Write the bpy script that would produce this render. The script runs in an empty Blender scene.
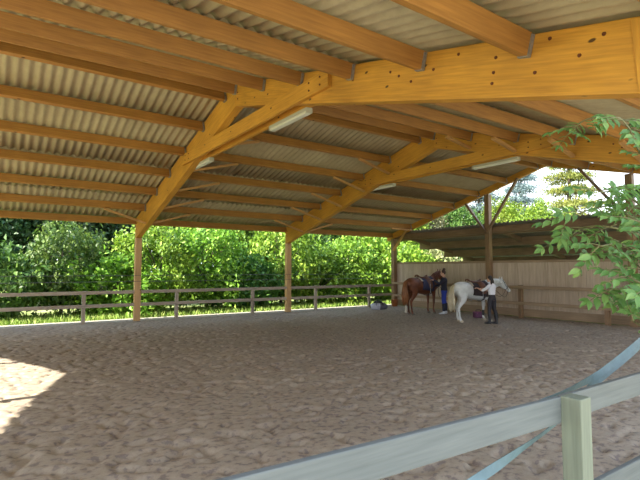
import bpy, bmesh, math, random
import numpy as np
from mathutils import Vector, Matrix
random.seed(7); rng = np.random.default_rng(7)
S = bpy.context.scene
COL = S.collection
R = math.radians

# ------------------------------------------------------------------ helpers
def link(name, me, mat, parent=None):
    o = bpy.data.objects.new(name, me)
    COL.objects.link(o)
    if mat is not None:
        for m in (mat if isinstance(mat, (list, tuple)) else [mat]):
            me.materials.append(m)
    if parent is not None: o.parent = parent
    return o

def obj(name, bm, mat, parent=None, smooth=False):
    me = bpy.data.meshes.new(name)
    bmesh.ops.recalc_face_normals(bm, faces=bm.faces)
    if smooth:
        for f in bm.faces: f.smooth = True
    bm.to_mesh(me); bm.free()
    return link(name, me, mat, parent)

def tag(o, label=None, cat=None, group=None, kind=None):
    if label: o['label'] = label
    if cat: o['category'] = cat
    if group: o['group'] = group
    if kind: o['kind'] = kind
    return o

def empty(name, loc=(0, 0, 0), rz=0):
    o = bpy.data.objects.new(name, None); COL.objects.link(o)
    o.location = loc; o.rotation_euler = (0, 0, rz); o.empty_display_size = .1
    return o

def copy_tree(o, parent=None):
    c = o.copy(); COL.objects.link(c)
    if parent is not None: c.parent = parent
    for ch in [x for x in bpy.data.objects if x.parent == o]:
        copy_tree(ch, c)
    return c

def rel(o, root):
    """mesh was modelled in world space: move its origin data under root at root.location"""
    o.data.transform(Matrix.Translation(-Vector(root.location)))
    return o

def beam(bm, p0, p1, w, h, up=(0, 0, 1), bev=0.0):
    """box of width w (sideways) and height h (along up) running p0 -> p1 (centre line)"""
    p0, p1 = Vector(p0), Vector(p1)
    d = (p1 - p0); L = d.length; d.normalize()
    up = Vector(up); s = d.cross(up).normalized(); u = s.cross(d).normalized()
    M = Matrix((( d.x, s.x, u.x, 0), (d.y, s.y, u.y, 0), (d.z, s.z, u.z, 0), (0, 0, 0, 1)))
    M.translation = (p0 + p1) / 2
    r = bmesh.ops.create_cube(bm, size=1, matrix=M @ Matrix.Diagonal((L, w, h, 1)))
    if bev > 0:
        es = list({e for v in r['verts'] for e in v.link_edges})
        bmesh.ops.bevel(bm, geom=es, offset=bev, segments=2, affect='EDGES', profile=.6)

def box(bm, c, s, bev=0.0):
    beam(bm, (c[0]-s[0]/2, c[1], c[2]), (c[0]+s[0]/2, c[1], c[2]), s[1], s[2], bev=bev)

def prism(bm, poly, x0, x1, bev=0.0):
    """polygon of (y, z) extruded along x"""
    a = [bm.verts.new((x0, y, z)) for y, z in poly]
    b = [bm.verts.new((x1, y, z)) for y, z in poly]
    fs = [bm.faces.new(a), bm.faces.new(b[::-1])]
    n = len(poly)
    for i in range(n):
        fs.append(bm.faces.new((a[i], b[i], b[(i+1) % n], a[(i+1) % n])))
    if bev > 0:
        bmesh.ops.recalc_face_normals(bm, faces=fs)
        es = list({e for v in a+b for e in v.link_edges})
        bmesh.ops.bevel(bm, geom=es, offset=bev, segments=2, affect='EDGES', profile=.6)

def frame_for(d, up):
    d = d.normalized()
    s = d.cross(up)
    if s.length < 1e-4: s = d.cross(Vector((1, 0, 0)))
    s.normalize(); u = s.cross(d).normalized()
    return s, u

def loft(bm, secs, n=12, up=(0, 0, 1), sub=3):
    """secs: list of (x,y,z, rs, ru). Smooth tube through the sections, closed with domed ends"""
    P = [Vector(s[:3]) for s in secs]; up = Vector(up)
    rad = [(s[3], s[4] if len(s) > 4 else s[3]) for s in secs]
    Q, RR = [], []
    def cr(a, b, c, d, t):
        return .5*((2*b) + (c-a)*t + (2*a-5*b+4*c-d)*t*t + (3*b-a-3*c+d)*t**3)
    m = len(P)
    for i in range(m-1):
        for k in range(sub):
            t = k/sub
            a, b, c, d = P[max(i-1, 0)], P[i], P[i+1], P[min(i+2, m-1)]
            Q.append(cr(a, b, c, d, t))
            ra = [rad[j] for j in (max(i-1, 0), i, i+1, min(i+2, m-1))]
            RR.append((max(cr(ra[0][0], ra[1][0], ra[2][0], ra[3][0], t), .002),
                       max(cr(ra[0][1], ra[1][1], ra[2][1], ra[3][1], t), .002)))
    Q.append(P[-1]); RR.append(rad[-1])
    # domed ends
    d0 = (Q[0]-Q[1]).normalized(); d1 = (Q[-1]-Q[-2]).normalized()
    r0 = min(RR[0]); r1 = min(RR[-1])
    Q = [Q[0]+d0*r0*.55] + Q + [Q[-1]+d1*r1*.55]
    RR = [(RR[0][0]*.55, RR[0][1]*.55)] + RR + [(RR[-1][0]*.55, RR[-1][1]*.55)]
    rings = []
    s_prev = None
    for i, q in enumerate(Q):
        d = (Q[min(i+1, len(Q)-1)] - Q[max(i-1, 0)])
        s, u = frame_for(d, up)
        if s_prev is not None and s.dot(s_prev) < 0: s, u = -s, -u
        s_prev = s
        rings.append([bm.verts.new(q + s*math.cos(a)*RR[i][0] + u*math.sin(a)*RR[i][1])
                      for a in [2*math.pi*k/n for k in range(n)]])
    for a, b in zip(rings, rings[1:]):
        for k in range(n):
            bm.faces.new((a[k], a[(k+1) % n], b[(k+1) % n], b[k]))
    bm.faces.new(rings[0][::-1]); bm.faces.new(rings[-1])

def ball(bm, c, r, rz=None):
    if not isinstance(r, (tuple, list)): r = (r, r, r)
    bmesh.ops.create_uvsphere(bm, u_segments=14, v_segments=10, radius=1,
        matrix=Matrix.Translation(c) @ (Matrix.Rotation(rz, 4, 'Y') if rz else Matrix()) @ Matrix.Diagonal((*r, 1)))

def cyl(bm, p0, p1, r0, r1=None, n=14):
    p0, p1 = Vector(p0), Vector(p1); d = p1-p0
    M = Matrix.Translation((p0+p1)/2) @ d.to_track_quat('Z', 'Y').to_matrix().to_4x4()
    bmesh.ops.create_cone(bm, cap_ends=True, segments=n, radius1=r0, radius2=r1 if r1 is not None else r0, depth=d.length, matrix=M)

def fuse(name, bm, mat, parent, voxel, smooth_it=4, fac=.5):
    """merge overlapping closed shapes into ONE continuous smooth skin"""
    me = bpy.data.meshes.new('tmp')
    bmesh.ops.recalc_face_normals(bm, faces=bm.faces); bm.to_mesh(me); bm.free()
    t = bpy.data.objects.new('tmp', me); COL.objects.link(t)
    a = t.modifiers.new('r', 'REMESH'); a.mode = 'VOXEL'; a.voxel_size = voxel; a.use_smooth_shade = True
    b = t.modifiers.new('s', 'SMOOTH'); b.iterations = smooth_it; b.factor = fac
    dg = bpy.context.evaluated_depsgraph_get()
    nm = bpy.data.meshes.new_from_object(t.evaluated_get(dg))
    bpy.data.objects.remove(t)
    nm.name = name
    nm.materials.clear()
    for p in nm.polygons: p.use_smooth = True
    return link(name, nm, mat, parent)

# ------------------------------------------------------------------ materials
def new_mat(name):
    m = bpy.data.materials.new(name); m.use_nodes = True
    nt = m.node_tree; nt.nodes.clear()
    out = nt.nodes.new('ShaderNodeOutputMaterial')
    b = nt.nodes.new('ShaderNodeBsdfPrincipled')
    nt.links.new(b.outputs[0], out.inputs[0])
    return m, nt, b, out

def ramp(nt, src, stops):
    r = nt.nodes.new('ShaderNodeValToRGB')
    e = r.color_ramp.elements
    while len(e) < len(stops): e.new(.5)
    for k, (p, c) in enumerate(stops):
        e[k].position = p; e[k].color = (*c, 1)
    nt.links.new(src, r.inputs[0]); return r.outputs[0]

def noise(nt, scale, sc3=(1, 1, 1), detail=5, rough=.55, coord='Object', tilt=0):
    tc = nt.nodes.new('ShaderNodeTexCoord'); mp = nt.nodes.new('ShaderNodeMapping')
    mp.inputs['Scale'].default_value = sc3
    n = nt.nodes.new('ShaderNodeTexNoise'); n.inputs['Scale'].default_value = scale
    n.inputs['Detail'].default_value = detail; n.inputs['Roughness'].default_value = rough
    src = tc.outputs[coord]
    if tilt:
        m0 = nt.nodes.new('ShaderNodeMapping'); m0.inputs['Rotation'].default_value = (tilt, 0, 0)
        nt.links.new(src, m0.inputs[0]); src = m0.outputs[0]
    nt.links.new(src, mp.inputs[0]); nt.links.new(mp.outputs[0], n.inputs['Vector'])
    return n.outputs['Fac']

def bump(nt, b, h, strength=.3, dist=.02):
    n = nt.nodes.new('ShaderNodeBump'); n.inputs['Strength'].default_value = strength
    n.inputs['Distance'].default_value = dist
    nt.links.new(h, n.inputs['Height']); nt.links.new(n.outputs[0], b.inputs['Normal'])

def mixc(nt, fac, a, b, mode='MIX'):
    m = nt.nodes.new('ShaderNodeMix'); m.data_type = 'RGBA'; m.blend_type = mode
    for s, v in ((0, fac), (6, a), (7, b)):
        if hasattr(v, 'is_output'): nt.links.new(v, m.inputs[s])
        elif s == 0: m.inputs[0].default_value = v
        else: m.inputs[s].default_value = (*v, 1)
    return m.outputs[2]

def wood(name, dark, light, axis, knots=True, rough=.6, scale=3.0, tilt=0):
    m, nt, b, out = new_mat(name)
    sc = [14, 14, 14]; sc[axis] = .7
    f = noise(nt, scale, sc, 6, tilt=tilt)
    c = ramp(nt, f, [(.25, dark), (.72, light)])
    f2 = noise(nt, .9, (1, 1, 1), 3)
    c = mixc(nt, .35, c, ramp(nt, f2, [(.3, tuple(x*.62 for x in dark)), (.7, light)]))
    if knots:
        tc = nt.nodes.new('ShaderNodeTexCoord'); mp = nt.nodes.new('ShaderNodeMapping')
        s3 = [2.6, 2.6, 2.6]; s3[axis] = 1.3; mp.inputs['Scale'].default_value = s3
        v = nt.nodes.new('ShaderNodeTexVoronoi'); v.inputs['Scale'].default_value = 1.7
        nt.links.new(tc.outputs['Object'], mp.inputs[0]); nt.links.new(mp.outputs[0], v.inputs['Vector'])
        k = ramp(nt, v.outputs['Distance'], [(.055, (1, 1, 1)), (.085, (0, 0, 0))])
        c = mixc(nt, k, c, tuple(x*.22 for x in dark))
    nt.links.new(c, b.inputs['Base Color']); b.inputs['Roughness'].default_value = rough
    bump(nt, b, f, .25, .006)
    return m

def plain(name, col, rough=.6, metal=0, var=.15, scale=8, bmp=.15):
    m, nt, b, out = new_mat(name)
    f = noise(nt, scale)
    c = ramp(nt, f, [(.3, tuple(x*(1-var) for x in col)), (.7, tuple(min(1, x*(1+var)) for x in col))])
    nt.links.new(c, b.inputs['Base Color']); b.inputs['Roughness'].default_value = rough
    b.inputs['Metallic'].default_value = metal
    if bmp: bump(nt, b, f, bmp, .01)
    return m

def leafmat(name, a, b_, c_, trans=.35):
    m, nt, b, out = new_mat(name)
    g = nt.nodes.new('ShaderNodeNewGeometry')
    c = ramp(nt, g.outputs['Random Per Island'], [(0, a), (.55, b_), (1, c_)])
    oi = nt.nodes.new('ShaderNodeObjectInfo')
    hs = nt.nodes.new('ShaderNodeHueSaturation')
    mr = nt.nodes.new('ShaderNodeMapRange'); mr.inputs[3].default_value = .47; mr.inputs[4].default_value = .525
    nt.links.new(oi.outputs['Random'], mr.inputs[0]); nt.links.new(mr.outputs[0], hs.inputs['Hue'])
    mr2 = nt.nodes.new('ShaderNodeMapRange'); mr2.inputs[3].default_value = .75; mr2.inputs[4].default_value = 1.25
    nt.links.new(oi.outputs['Random'], mr2.inputs[0]); nt.links.new(mr2.outputs[0], hs.inputs['Value'])
    nt.links.new(c, hs.inputs['Color']); c = hs.outputs[0]
    nt.links.new(c, b.inputs['Base Color']); b.inputs['Roughness'].default_value = .5
    t = nt.nodes.new('ShaderNodeBsdfTranslucent'); nt.links.new(c, t.inputs['Color'])
    mx = nt.nodes.new('ShaderNodeMixShader'); mx.inputs[0].default_value = trans
    nt.links.new(b.outputs[0], mx.inputs[1]); nt.links.new(t.outputs[0], mx.inputs[2])
    nt.links.new(mx.outputs[0], out.inputs[0])
    return m

OD, OL = (.40, .17, .020), (.76, .37, .042)
PD, PL = (.27, .115, .024), (.52, .25, .052)
W_frameY = wood('glulam along rafter', OD, OL, 1)
W_rafN = wood('glulam near rafter', OD, OL, 1, tilt=-.265)
W_rafF = wood('glulam far rafter', OD, OL, 1, tilt=.275)
W_frameZ = wood('glulam column', OD, OL, 2)
W_purlin = wood('purlin spruce', PD, PL, 0)
W_brace = wood('brace lath', (.40, .20, .06), (.66, .36, .12), 0, False)
W_col = wood('pale column', (.40, .22, .085), (.70, .44, .20), 2)
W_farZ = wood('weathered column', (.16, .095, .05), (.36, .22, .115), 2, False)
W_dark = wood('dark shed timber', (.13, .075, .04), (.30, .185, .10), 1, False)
W_fence = wood('weathered rail', (.26, .20, .15), (.50, .41, .32), 0, False)
W_fenceZ = wood('weathered post', (.26, .20, .15), (.50, .41, .32), 2, False)
W_fenceY = wood('weathered rail across', (.22, .15, .09), (.46, .32, .20), 1, False)
W_greyX = wood('pressure treated rail', (.10, .112, .11), (.165, .178, .174), 0, False, .8, 4)
W_greyZ = wood('pressure treated post', (.14, .158, .115), (.23, .25, .185), 2, False, .8, 4)
M_steel = plain('galvanised steel', (.34, .36, .38), .45, .7, .2, 30)
M_bolt = plain('rusty bolt', (.16, .05, .02), .6, .4)
M_housing = plain('lamp housing', (.45, .42, .32), .5, 0, .05)
M_wire = plain('fence wire', (.10, .10, .10), .5, .4)
M_tape = plain('grey blue strap', (.12, .19, .215), .55, 0, .15, 12)
M_shingle = plain('dark fitting', (.06, .065, .075), .5)

def sheet_mat(name, a, b_):
    m, nt, b, out = new_mat(name)
    f = noise(nt, 1.4, (1, .6, 1), 6, .6)
    f2 = noise(nt, 16, (1, .35, 1), 4, .6)
    c = ramp(nt, f, [(.3, a), (.7, b_)])
    c = mixc(nt, .18, c, ramp(nt, f2, [(.35, tuple(x*.6 for x in a)), (.65, b_)]))
    nt.links.new(c, b.inputs['Base Color']); b.inputs['Roughness'].default_value = .85
    return m
M_sheet = sheet_mat('fibre cement sheet', (.37, .30, .175), (.465, .385, .235))
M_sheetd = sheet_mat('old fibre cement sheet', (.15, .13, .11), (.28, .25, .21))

def sand_mat():
    m, nt, b, out = new_mat('riding sand')
    f = noise(nt, 12.5, (1, 1.15, 1), 4, .5)
    f2 = noise(nt, .35, (1, 1, 1), 4, .5)
    f3 = noise(nt, 70, (1, 1, 1), 3, .6)
    c = ramp(nt, f, [(.38, (.15, .12, .115)), (.47, (.325, .27, .21)), (.68, (.385, .325, .25))])
    c = mixc(nt, .2, c, ramp(nt, f2, [(.35, (.33, .26, .215)), (.65, (.54, .45, .35))]))
    c = mixc(nt, .12, c, ramp(nt, f3, [(.3, (.2, .15, .12)), (.7, (.70, .60, .48))]))
    nt.links.new(c, b.inputs['Base Color']); b.inputs['Roughness'].default_value = .95
    bump(nt, b, f, .22, .02)
    return m
M_sand = sand_mat()
def grass_mat():
    m, nt, b, out = new_mat('meadow ground')
    f = noise(nt, 1.2, (1, 1, 1), 7, .6)
    c = ramp(nt, f, [(.3, (.12, .17, .04)), (.5, (.26, .33, .10)), (.68, (.48, .44, .28))])
    nt.links.new(c, b.inputs['Base Color']); b.inputs['Roughness'].default_value = .95
    bump(nt, b, f, .6, .05); return m
M_ground = grass_mat()
M_gravel = plain('pale gravel path', (.50, .45, .37), .95, 0, .25, 14, .5)

def board_mat():
    m, nt, b, out = new_mat('plank wall boards')
    g = nt.nodes.new('ShaderNodeNewGeometry')
    c0 = ramp(nt, g.outputs['Random Per Island'], [(0, (.46, .35, .25)), (1, (.64, .52, .39))])
    f = noise(nt, 2.2, (12, 12, .9), 6)
    c = mixc(nt, .45, c0, ramp(nt, f, [(.3, (.38, .28, .20)), (.7, (.70, .58, .46))]))
    nt.links.new(c, b.inputs['Base Color']); b.inputs['Roughness'].default_value = .85
    bump(nt, b, f, .3, .006); return m
M_board = board_mat()

LG = {
 'bright': leafmat('sunny leaves', (0.085, 0.175, 0.012), (0.19, 0.325, 0.025), (0.35, 0.47, 0.065)),
 'mid':    leafmat('green leaves', (0.035, 0.101, 0.016), (0.078, 0.187, 0.027), (0.172, 0.296, 0.055)),
 'dark':   leafmat('shaded deep green leaves', (0.016, 0.058, 0.023), (0.035, 0.101, 0.031), (0.078, 0.164, 0.047)),  # shade of the less lit bank trees put into the leaf colour
 'pale':   leafmat('pale dry leaves', (0.156, 0.172, 0.062), (0.281, 0.281, 0.109), (0.406, 0.359, 0.203)),
 'blue':   leafmat('blue needles', (0.078, 0.133, 0.148), (0.148, 0.218, 0.234), (0.257, 0.328, 0.328), .2),
 'gold':   leafmat('golden green needles', (0.101, 0.156, 0.023), (0.218, 0.265, 0.047), (0.328, 0.359, 0.078), .25),
}
M_bark = plain('bark', (.10, .075, .05), .9, 0, .3, 10, .5)
M_leaf_near = leafmat('branch leaflets', (.09, .25, .06), (.15, .36, .09), (.27, .50, .14), .4)
M_twig = plain('green twig', (.16, .15, .06), .7)

# ------------------------------------------------------------------ building numbers (metres)
X = [-1.85, 4.12, 10.09, 16.07]          # planes of the roof frames
YF, YN, YR = 16.83, 1.18, 9.10           # far columns, near columns, ridge
def pb(y):                                # underside of the purlins
    return 3.27 + .276*(YF-y) if y >= YR else 3.70 + .255*(y-2.44)
FT = .22                                  # purlin depth
def rb(y):                                # underside of the deep rafters
    return 5.11 - (.287*(y-8.8) if y > 8.8 else .279*(8.8-y))
XS0, XS1 = -6.6, 16.32                    # roof ends
far_p = [YF - 1.25*k for k in range(7)]
near_p = [1.16, 2.44, 3.74, 5.04, 6.34, 7.64, 8.87]

# ------------------------------------------------------------------ roof sheets (the ceiling seen from below)
def sheet(name, ya, yb, x0, x1, zf, mat, courses, pitch=.177, amp=.026, lap=.10):
    xs = np.arange(x0, x1, pitch/8)
    V, F = [], []; base = 0
    ys = np.linspace(ya, yb, courses+1)
    zc = amp*np.cos(2*np.pi*xs/pitch)
    for c in range(courses):
        a, b_ = ys[c], ys[c+1]
        b2 = b_ + (lap if b_ > a else -lap)*(c < courses-1)
        for th in (0, .008):
            for y, dz in ((a, 0.0), (b2, .0)):
                lift = (.012*(1 if y == a else 0))
                for x, z in zip(xs, zc): V.append((x, y, zf(y)+z+th+lift))
        n = len(xs)
        def idx(r, i): return base + r*n + i
        for i in range(n-1):
            F.append((idx(0, i), idx(0, i+1), idx(1, i+1), idx(1, i)))
            F.append((idx(2, i), idx(3, i), idx(3, i+1), idx(2, i+1)))
            F.append((idx(0, i), idx(2, i), idx(2, i+1), idx(0, i+1)))
            F.append((idx(1, i), idx(1, i+1), idx(3, i+1), idx(3, i)))
        base += 4*n
    me = bpy.data.meshes.new(name); me.from_pydata(V, [], F)
    for p in me.polygons: p.use_smooth = True
    me.update()
    o = link(name, me, mat); tag(o, kind='structure')
    return o
zs = lambda y: pb(y) + FT + .036
zr = 5.40 + FT + .04
o = sheet('ceiling_far', YF+.45, YR+.02, XS0, XS1, lambda y: 3.27+.276*(YF-y)+FT+.045, M_sheet, 4)
o['label'] = 'corrugated beige roof sheeting on the slope beyond the ridge'
o = sheet('ceiling_near', YN-.45, YR-.02, XS0, XS1, lambda y: 3.70+.255*(y-2.44)+FT+.045, M_sheet, 4)
o['label'] = 'corrugated beige roof sheeting on the slope over the near side'
bm = bmesh.new()
prism(bm, [(YR-.2, zr-.045+.045), (YR, zr+.06), (YR+.2, zr-.045+.045), (YR+.2, zr+.015), (YR, zr+.08), (YR-.2, zr+.015)], XS0, XS1)
tag(obj('trim_1', bm, M_sheet), 'ridge capping along the top of the roof', kind='structure')

# ------------------------------------------------------------------ roof frames
def bolts(parent, xface, pts, sx):
    for (y, z) in pts:
        bm = bmesh.new(); cyl(bm, (xface, y, z), (xface+sx*.012, y, z), .017, .014, 10)
        rel(obj('bolt', bm, M_bolt, parent), parent)

def light_fixture(x, y0, y1, z, label):
    f = empty('strip_light', (x, (y0+y1)/2, z)); tag(f, label, 'lamp', 'strip lights on the collar beams')
    bm = bmesh.new(); beam(bm, (0, -(y1-y0)/2, .02), (0, (y1-y0)/2, .02), .12, .05, bev=.01); obj('housing', bm, M_housing, f)
    bm = bmesh.new(); beam(bm, (0, -(y1-y0)/2+.02, -.03), (0, (y1-y0)/2-.02, -.03), .11, .05, bev=.02); obj('diffuser', bm, M_diff, f)
    for s in (-1, 1):
        bm = bmesh.new(); box(bm, (0, s*(y1-y0)/2, -.004), (.12, .03, .09), .008); obj('end_cap', bm, M_housing, f)
M_diff, nt_, b_, _o = new_mat('lamp diffuser')
b_.inputs['Base Color'].default_value = (.58, .56, .44, 1); b_.inputs['Roughness'].default_value = .35
b_.inputs['Emission Color'].default_value = (1, .95, .8, 1); b_.inputs['Emission Strength'].default_value = .03

names = ['nearest roof frame, tall glued timber arch spanning the whole riding arena',
         'second roof frame, timber arch in the middle of the arena']
HW = .09
for k, x in ((0, X[1]), (1, X[2])):
    fr = empty('roof_frame', (x, YF, 0)); tag(fr, names[k], 'roof frame', 'roof frames')
    YT = 8.85
    bm = bmesh.new()
    prism(bm, [(YF+.10, rb(YF+.10)), (YF+.10, pb(YF+.10)+FT), (YR, 5.40+FT), (YT+.003, pb(YT)+FT), (YT+.003, rb(YT))], x-HW, x+HW, .012)
    rel(obj('rafter', bm, W_rafF, fr), fr)
    bm = bmesh.new()
    prism(bm, [(YN-.10, rb(YN-.10)), (YT-.003, rb(YT)), (YT-.003, pb(YT)+FT), (YN-.10, pb(YN-.1)+FT)], x-HW, x+HW, .012)
    rel(obj('rafter', bm, W_rafN, fr), fr)
    bm = bmesh.new(); beam(bm, (x, YF, 0), (x, YF, rb(YF)-.004), .20, .20, up=(0, 1, 0), bev=.012)
    rel(obj('column', bm, W_col, fr), fr)
    bm = bmesh.new(); beam(bm, (x, YN, 0), (x, YN, rb(YN)-.004), .20, .20, up=(0, 1, 0), bev=.012)
    rel(obj('column', bm, W_col, fr), fr)
    for sx in (-1, 1):       # gusset planks where the near rafter meets its column
        bm = bmesh.new(); prism(bm, [(YN-.10, rb(YN-.1)+.01), (YN+.33, rb(YN+.33)+.01), (YN+.37, pb(YN+.37)+FT-.02), (YN-.10, pb(YN-.10)+FT-.02)], x+sx*(HW+.002), x+sx*(HW+.022), .003)
        rel(obj('gusset_plank', bm, W_frameZ, fr), fr)
    for sx in (-1, 1):
        bm = bmesh.new(); beam(bm, (x+sx*(HW+.037), 5.50, 4.55), (x+sx*(HW+.037), 11.98, 4.55), .07, .27, bev=.008)
        rel(obj('collar_beam', bm, W_frameY, fr), fr)
        bolts(fr, x+sx*(HW+.072), [(5.7, 4.5), (5.7, 4.62), (6.0, 4.5), (6.0, 4.62), (11.7, 4.62), (11.7, 4.5), (11.45, 4.5), (11.45, 4.62)], sx)
    bolts(fr, x-HW, [(YR-.35, 5.35), (YR-.35, 5.22), (YF-.1, 3.1), (YF-.1, 3.3)], -1)
    bolts(fr, x-HW, [(y, rb(y)+dz) for y, dz in ((1.75, .5), (1.95, .34), (2.2, .52), (2.35, .22), (2.75, .4), (2.78, .25), (2.8, .14), (3.2, .48), (3.55, .34), (3.9, .22), (4.1, .3), (4.25, .36), (5.0, .3))], -1)
    for (a, b__, w) in ((6.43, 7.70, 'nearer the camera'), (10.66, 11.88, 'on the far half')):
        light_fixture(x+HW+.037, a, b__, 4.37, 'pale strip light under the %s collar beam, %s' % (('nearest', 'second')[k], w))

# end frame: slim rafters, four columns, knee braces
x = X[3]
fr = empty('end_roof_frame', (x, YF, 0)); tag(fr, 'last roof frame at the plank wall, slim rafters on columns with knee braces', 'roof frame')
fb = lambda y: pb(y) - .04
bm = bmesh.new(); prism(bm, [(YF+.4, fb(YF+.4)), (YF+.4, pb(YF+.4)+FT), (YR, 5.40+FT), (YR, 5.39)], x-.07, x+.07, .01); rel(obj('rafter', bm, W_frameY, fr), fr)
bm = bmesh.new(); prism(bm, [(YN-.4, fb(YN-.4)), (YR-.005, 5.39), (YR-.005, 5.40+FT), (YN-.4, pb(YN-.4)+FT)], x-.07, x+.07, .01); rel(obj('rafter', bm, W_rafF, fr), fr)
for i, y in enumerate((YF, 11.49, 6.42, YN)):
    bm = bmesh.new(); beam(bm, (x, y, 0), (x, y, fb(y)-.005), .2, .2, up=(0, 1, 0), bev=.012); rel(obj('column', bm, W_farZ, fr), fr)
def brace(p0, p1, mat=W_dark, w=.08):
    bm = bmesh.new(); beam(bm, p0, p1, w, .10, up=(1, 0, 0), bev=.006); rel(obj('knee_brace', bm, mat, fr), fr)
brace((x-.12, 16.75, 2.65), (x-.12, 15.85, 3.58), W_brace)
brace((x-.12, 11.49, 3.15), (x-.12, 10.1, 5.12))
brace((x-.12, 11.49, 3.15), (x-.12, 12.45, 4.42))
brace((x-.12, 6.42, 3.25), (x-.12, 7.88, 5.10))
brace((x-.12, 6.42, 3.25), (x-.12, 5.3, 4.40))
bm = bmesh.new(); beam(bm, (x+.16, YN-.2, 3.28), (x+.16, YF+.1, 3.28), .12, .22, bev=.01); rel(obj('tie_beam', bm, W_dark, fr), fr)

# left end frame (outside the picture, it carries the roof)
for x in (X[0], -6.43):
  fr0 = empty('roof_frame', (x, YF, 0)); tag(fr0, 'roof frame to the left of the picture carrying the roof', 'roof frame', 'roof frames')
  bm = bmesh.new(); prism(bm, [(YF+.1, fb(YF+.1)), (YF+.1, pb(YF+.1)+FT), (YR, 5.40+FT), (YR, 5.36)], x-HW, x+HW, .01); rel(obj('rafter', bm, W_frameY, fr0), fr0)
  bm = bmesh.new(); prism(bm, [(YN-.1, fb(YN-.1)), (YR-.005, 5.36), (YR-.005, 5.40+FT), (YN-.1, pb(YN-.1)+FT)], x-HW, x+HW, .01); rel(obj('rafter', bm, W_rafF, fr0), fr0)
  for y in (YF, YN):
    bm = bmesh.new(); beam(bm, (x, y, 0), (x, y, fb(y)-.005), .2, .2, up=(0, 1, 0), bev=.01); rel(obj('column', bm, W_frameZ, fr0), fr0)

# ------------------------------------------------------------------ purlins: one object each, with hangers and braces
ORD = ['eave', 'first', 'second', 'third', 'fourth', 'fifth', 'sixth']
bays = [(XS0, X[0]-HW, 'outermost left bay'), (X[0]+HW, X[1]-HW, 'bay before the nearest roof frame'),
        (X[1]+HW, X[2]-HW, 'bay between nearest and second roof frame'), (X[2]+HW, X[3]-.07, 'last bay before the plank wall')]
for side in ('far', 'near'):
    ys = far_p if side == 'far' else near_p
    sl = -.276 if side == 'far' else .255
    up = Vector((0, -sl, 1)).normalized()
    for j, y in enumerate(ys):
        for b, (x0, x1, bay) in enumerate(bays):
            if b == 0:
                if not ((side == 'near' and j == 5) or (side == 'far' and j == 5) or j in (0, 2)): continue
                if j == 5: x0 -= .95 if side == 'near' else 1.5
            where = ('eave' if j == 0 else ORD[j] + ' above the eave') if j < 6 else 'beside the ridge'
            lab = '%s-slope roof purlin, %s, in the %s' % (side, where, bay)
            r = empty('roof_purlin', ((x0+x1)/2, y, pb(y))); tag(r, lab, 'roof beam', 'roof purlins')
            hl = (x1-x0)/2 - .004
            bm = bmesh.new()
            pc = up*(FT/2)*1.0
            beam(bm, (-hl, pc.y, pc.z), (hl, pc.y, pc.z), .095, FT-.01, up=up, bev=.008)
            obj('timber', bm, W_purlin, r)
            if b in (1, 2, 3) and j > 0:
                for e in ((-1, 1) if b > 1 else (1,)):
                    bm = bmesh.new()
                    c = pc + Vector((e*(hl-.025), 0, 0))
                    beam(bm, (c.x-.022, c.y, c.z-.012), (c.x+.022, c.y, c.z-.012), .112, FT-.015, up=up)
                    obj('joist_hanger', bm, M_steel, r)
            # slanting lath from the purlin down to the bottom of the rafter
            if 0 < j < 6:
                ends = []
                if b == 1 and side == 'far' and j == 1: ends = [1]
                if b == 2 and side == 'far': ends = [-1, 1]
                if b == 2 and side == 'near' and j > 0: ends = [1]
                if b == 3 and j == 1: ends = [-1, 1]
                for e in ends:
                    ln = 1.25
                    zb = (rb(y) + .05) - pb(y)
                    if b == 3 and e == 1: zb = -.06
                    p0 = Vector((e*(hl+ .0), 0, max(zb, -.45))); p1 = Vector((e*(hl-ln), 0, -.03))
                    if b == 2 and side == 'near': p1.x = e*(hl-.9)
                    bm = bmesh.new(); beam(bm, p0, p1, .09, .06, bev=.006)
                    obj('brace', bm, W_brace, r)

# ------------------------------------------------------------------ ground
def vnoise(x, y, s, seed):
    r = np.random.default_rng(seed); N = 256
    g = r.random((N, N))
    u = x/s; v = y/s
    iu = np.floor(u).astype(int); iv = np.floor(v).astype(int); fu = u-iu; fv = v-iv
    fu = fu*fu*(3-2*fu); fv = fv*fv*(3-2*fv)
    a = g[iu % N, iv % N]; b = g[(iu+1) % N, iv % N]; c = g[iu % N, (iv+1) % N]; d = g[(iu+1) % N, (iv+1) % N]
    return (a*(1-fu)+b*fu)*(1-fv) + (c*(1-fu)+d*fu)*fv
def grid(name, x0, x1, y0, y1, st, zf, mat):
    xs = np.linspace(x0, x1, int((x1-x0)/st)+1); ys = np.linspace(y0, y1, int((y1-y0)/st)+1)
    XX, YY = np.meshgrid(xs, ys, indexing='ij'); ZZ = zf(XX, YY)
    V = np.stack([XX, YY, ZZ], -1).reshape(-1, 3); n, m = len(xs), len(ys)
    i = np.arange((n-1)*(m-1)); a = (i//(m-1))*m + i % (m-1)
    F = np.stack([a, a+m, a+m+1, a+1], -1)
    me = bpy.data.meshes.new(name)
    me.vertices.add(len(V)); me.vertices.foreach_set('co', V.ravel())
    me.loops.add(F.size); me.loops.foreach_set('vertex_index', F.ravel())
    me.polygons.add(len(F)); me.polygons.foreach_set('loop_start', np.arange(0, F.size, 4)); me.polygons.foreach_set('loop_total', np.full(len(F), 4))
    me.polygons.foreach_set('use_smooth', np.ones(len(F), bool))
    me.update(calc_edges=True); me.validate()
    return link(name, me, mat)
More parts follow.
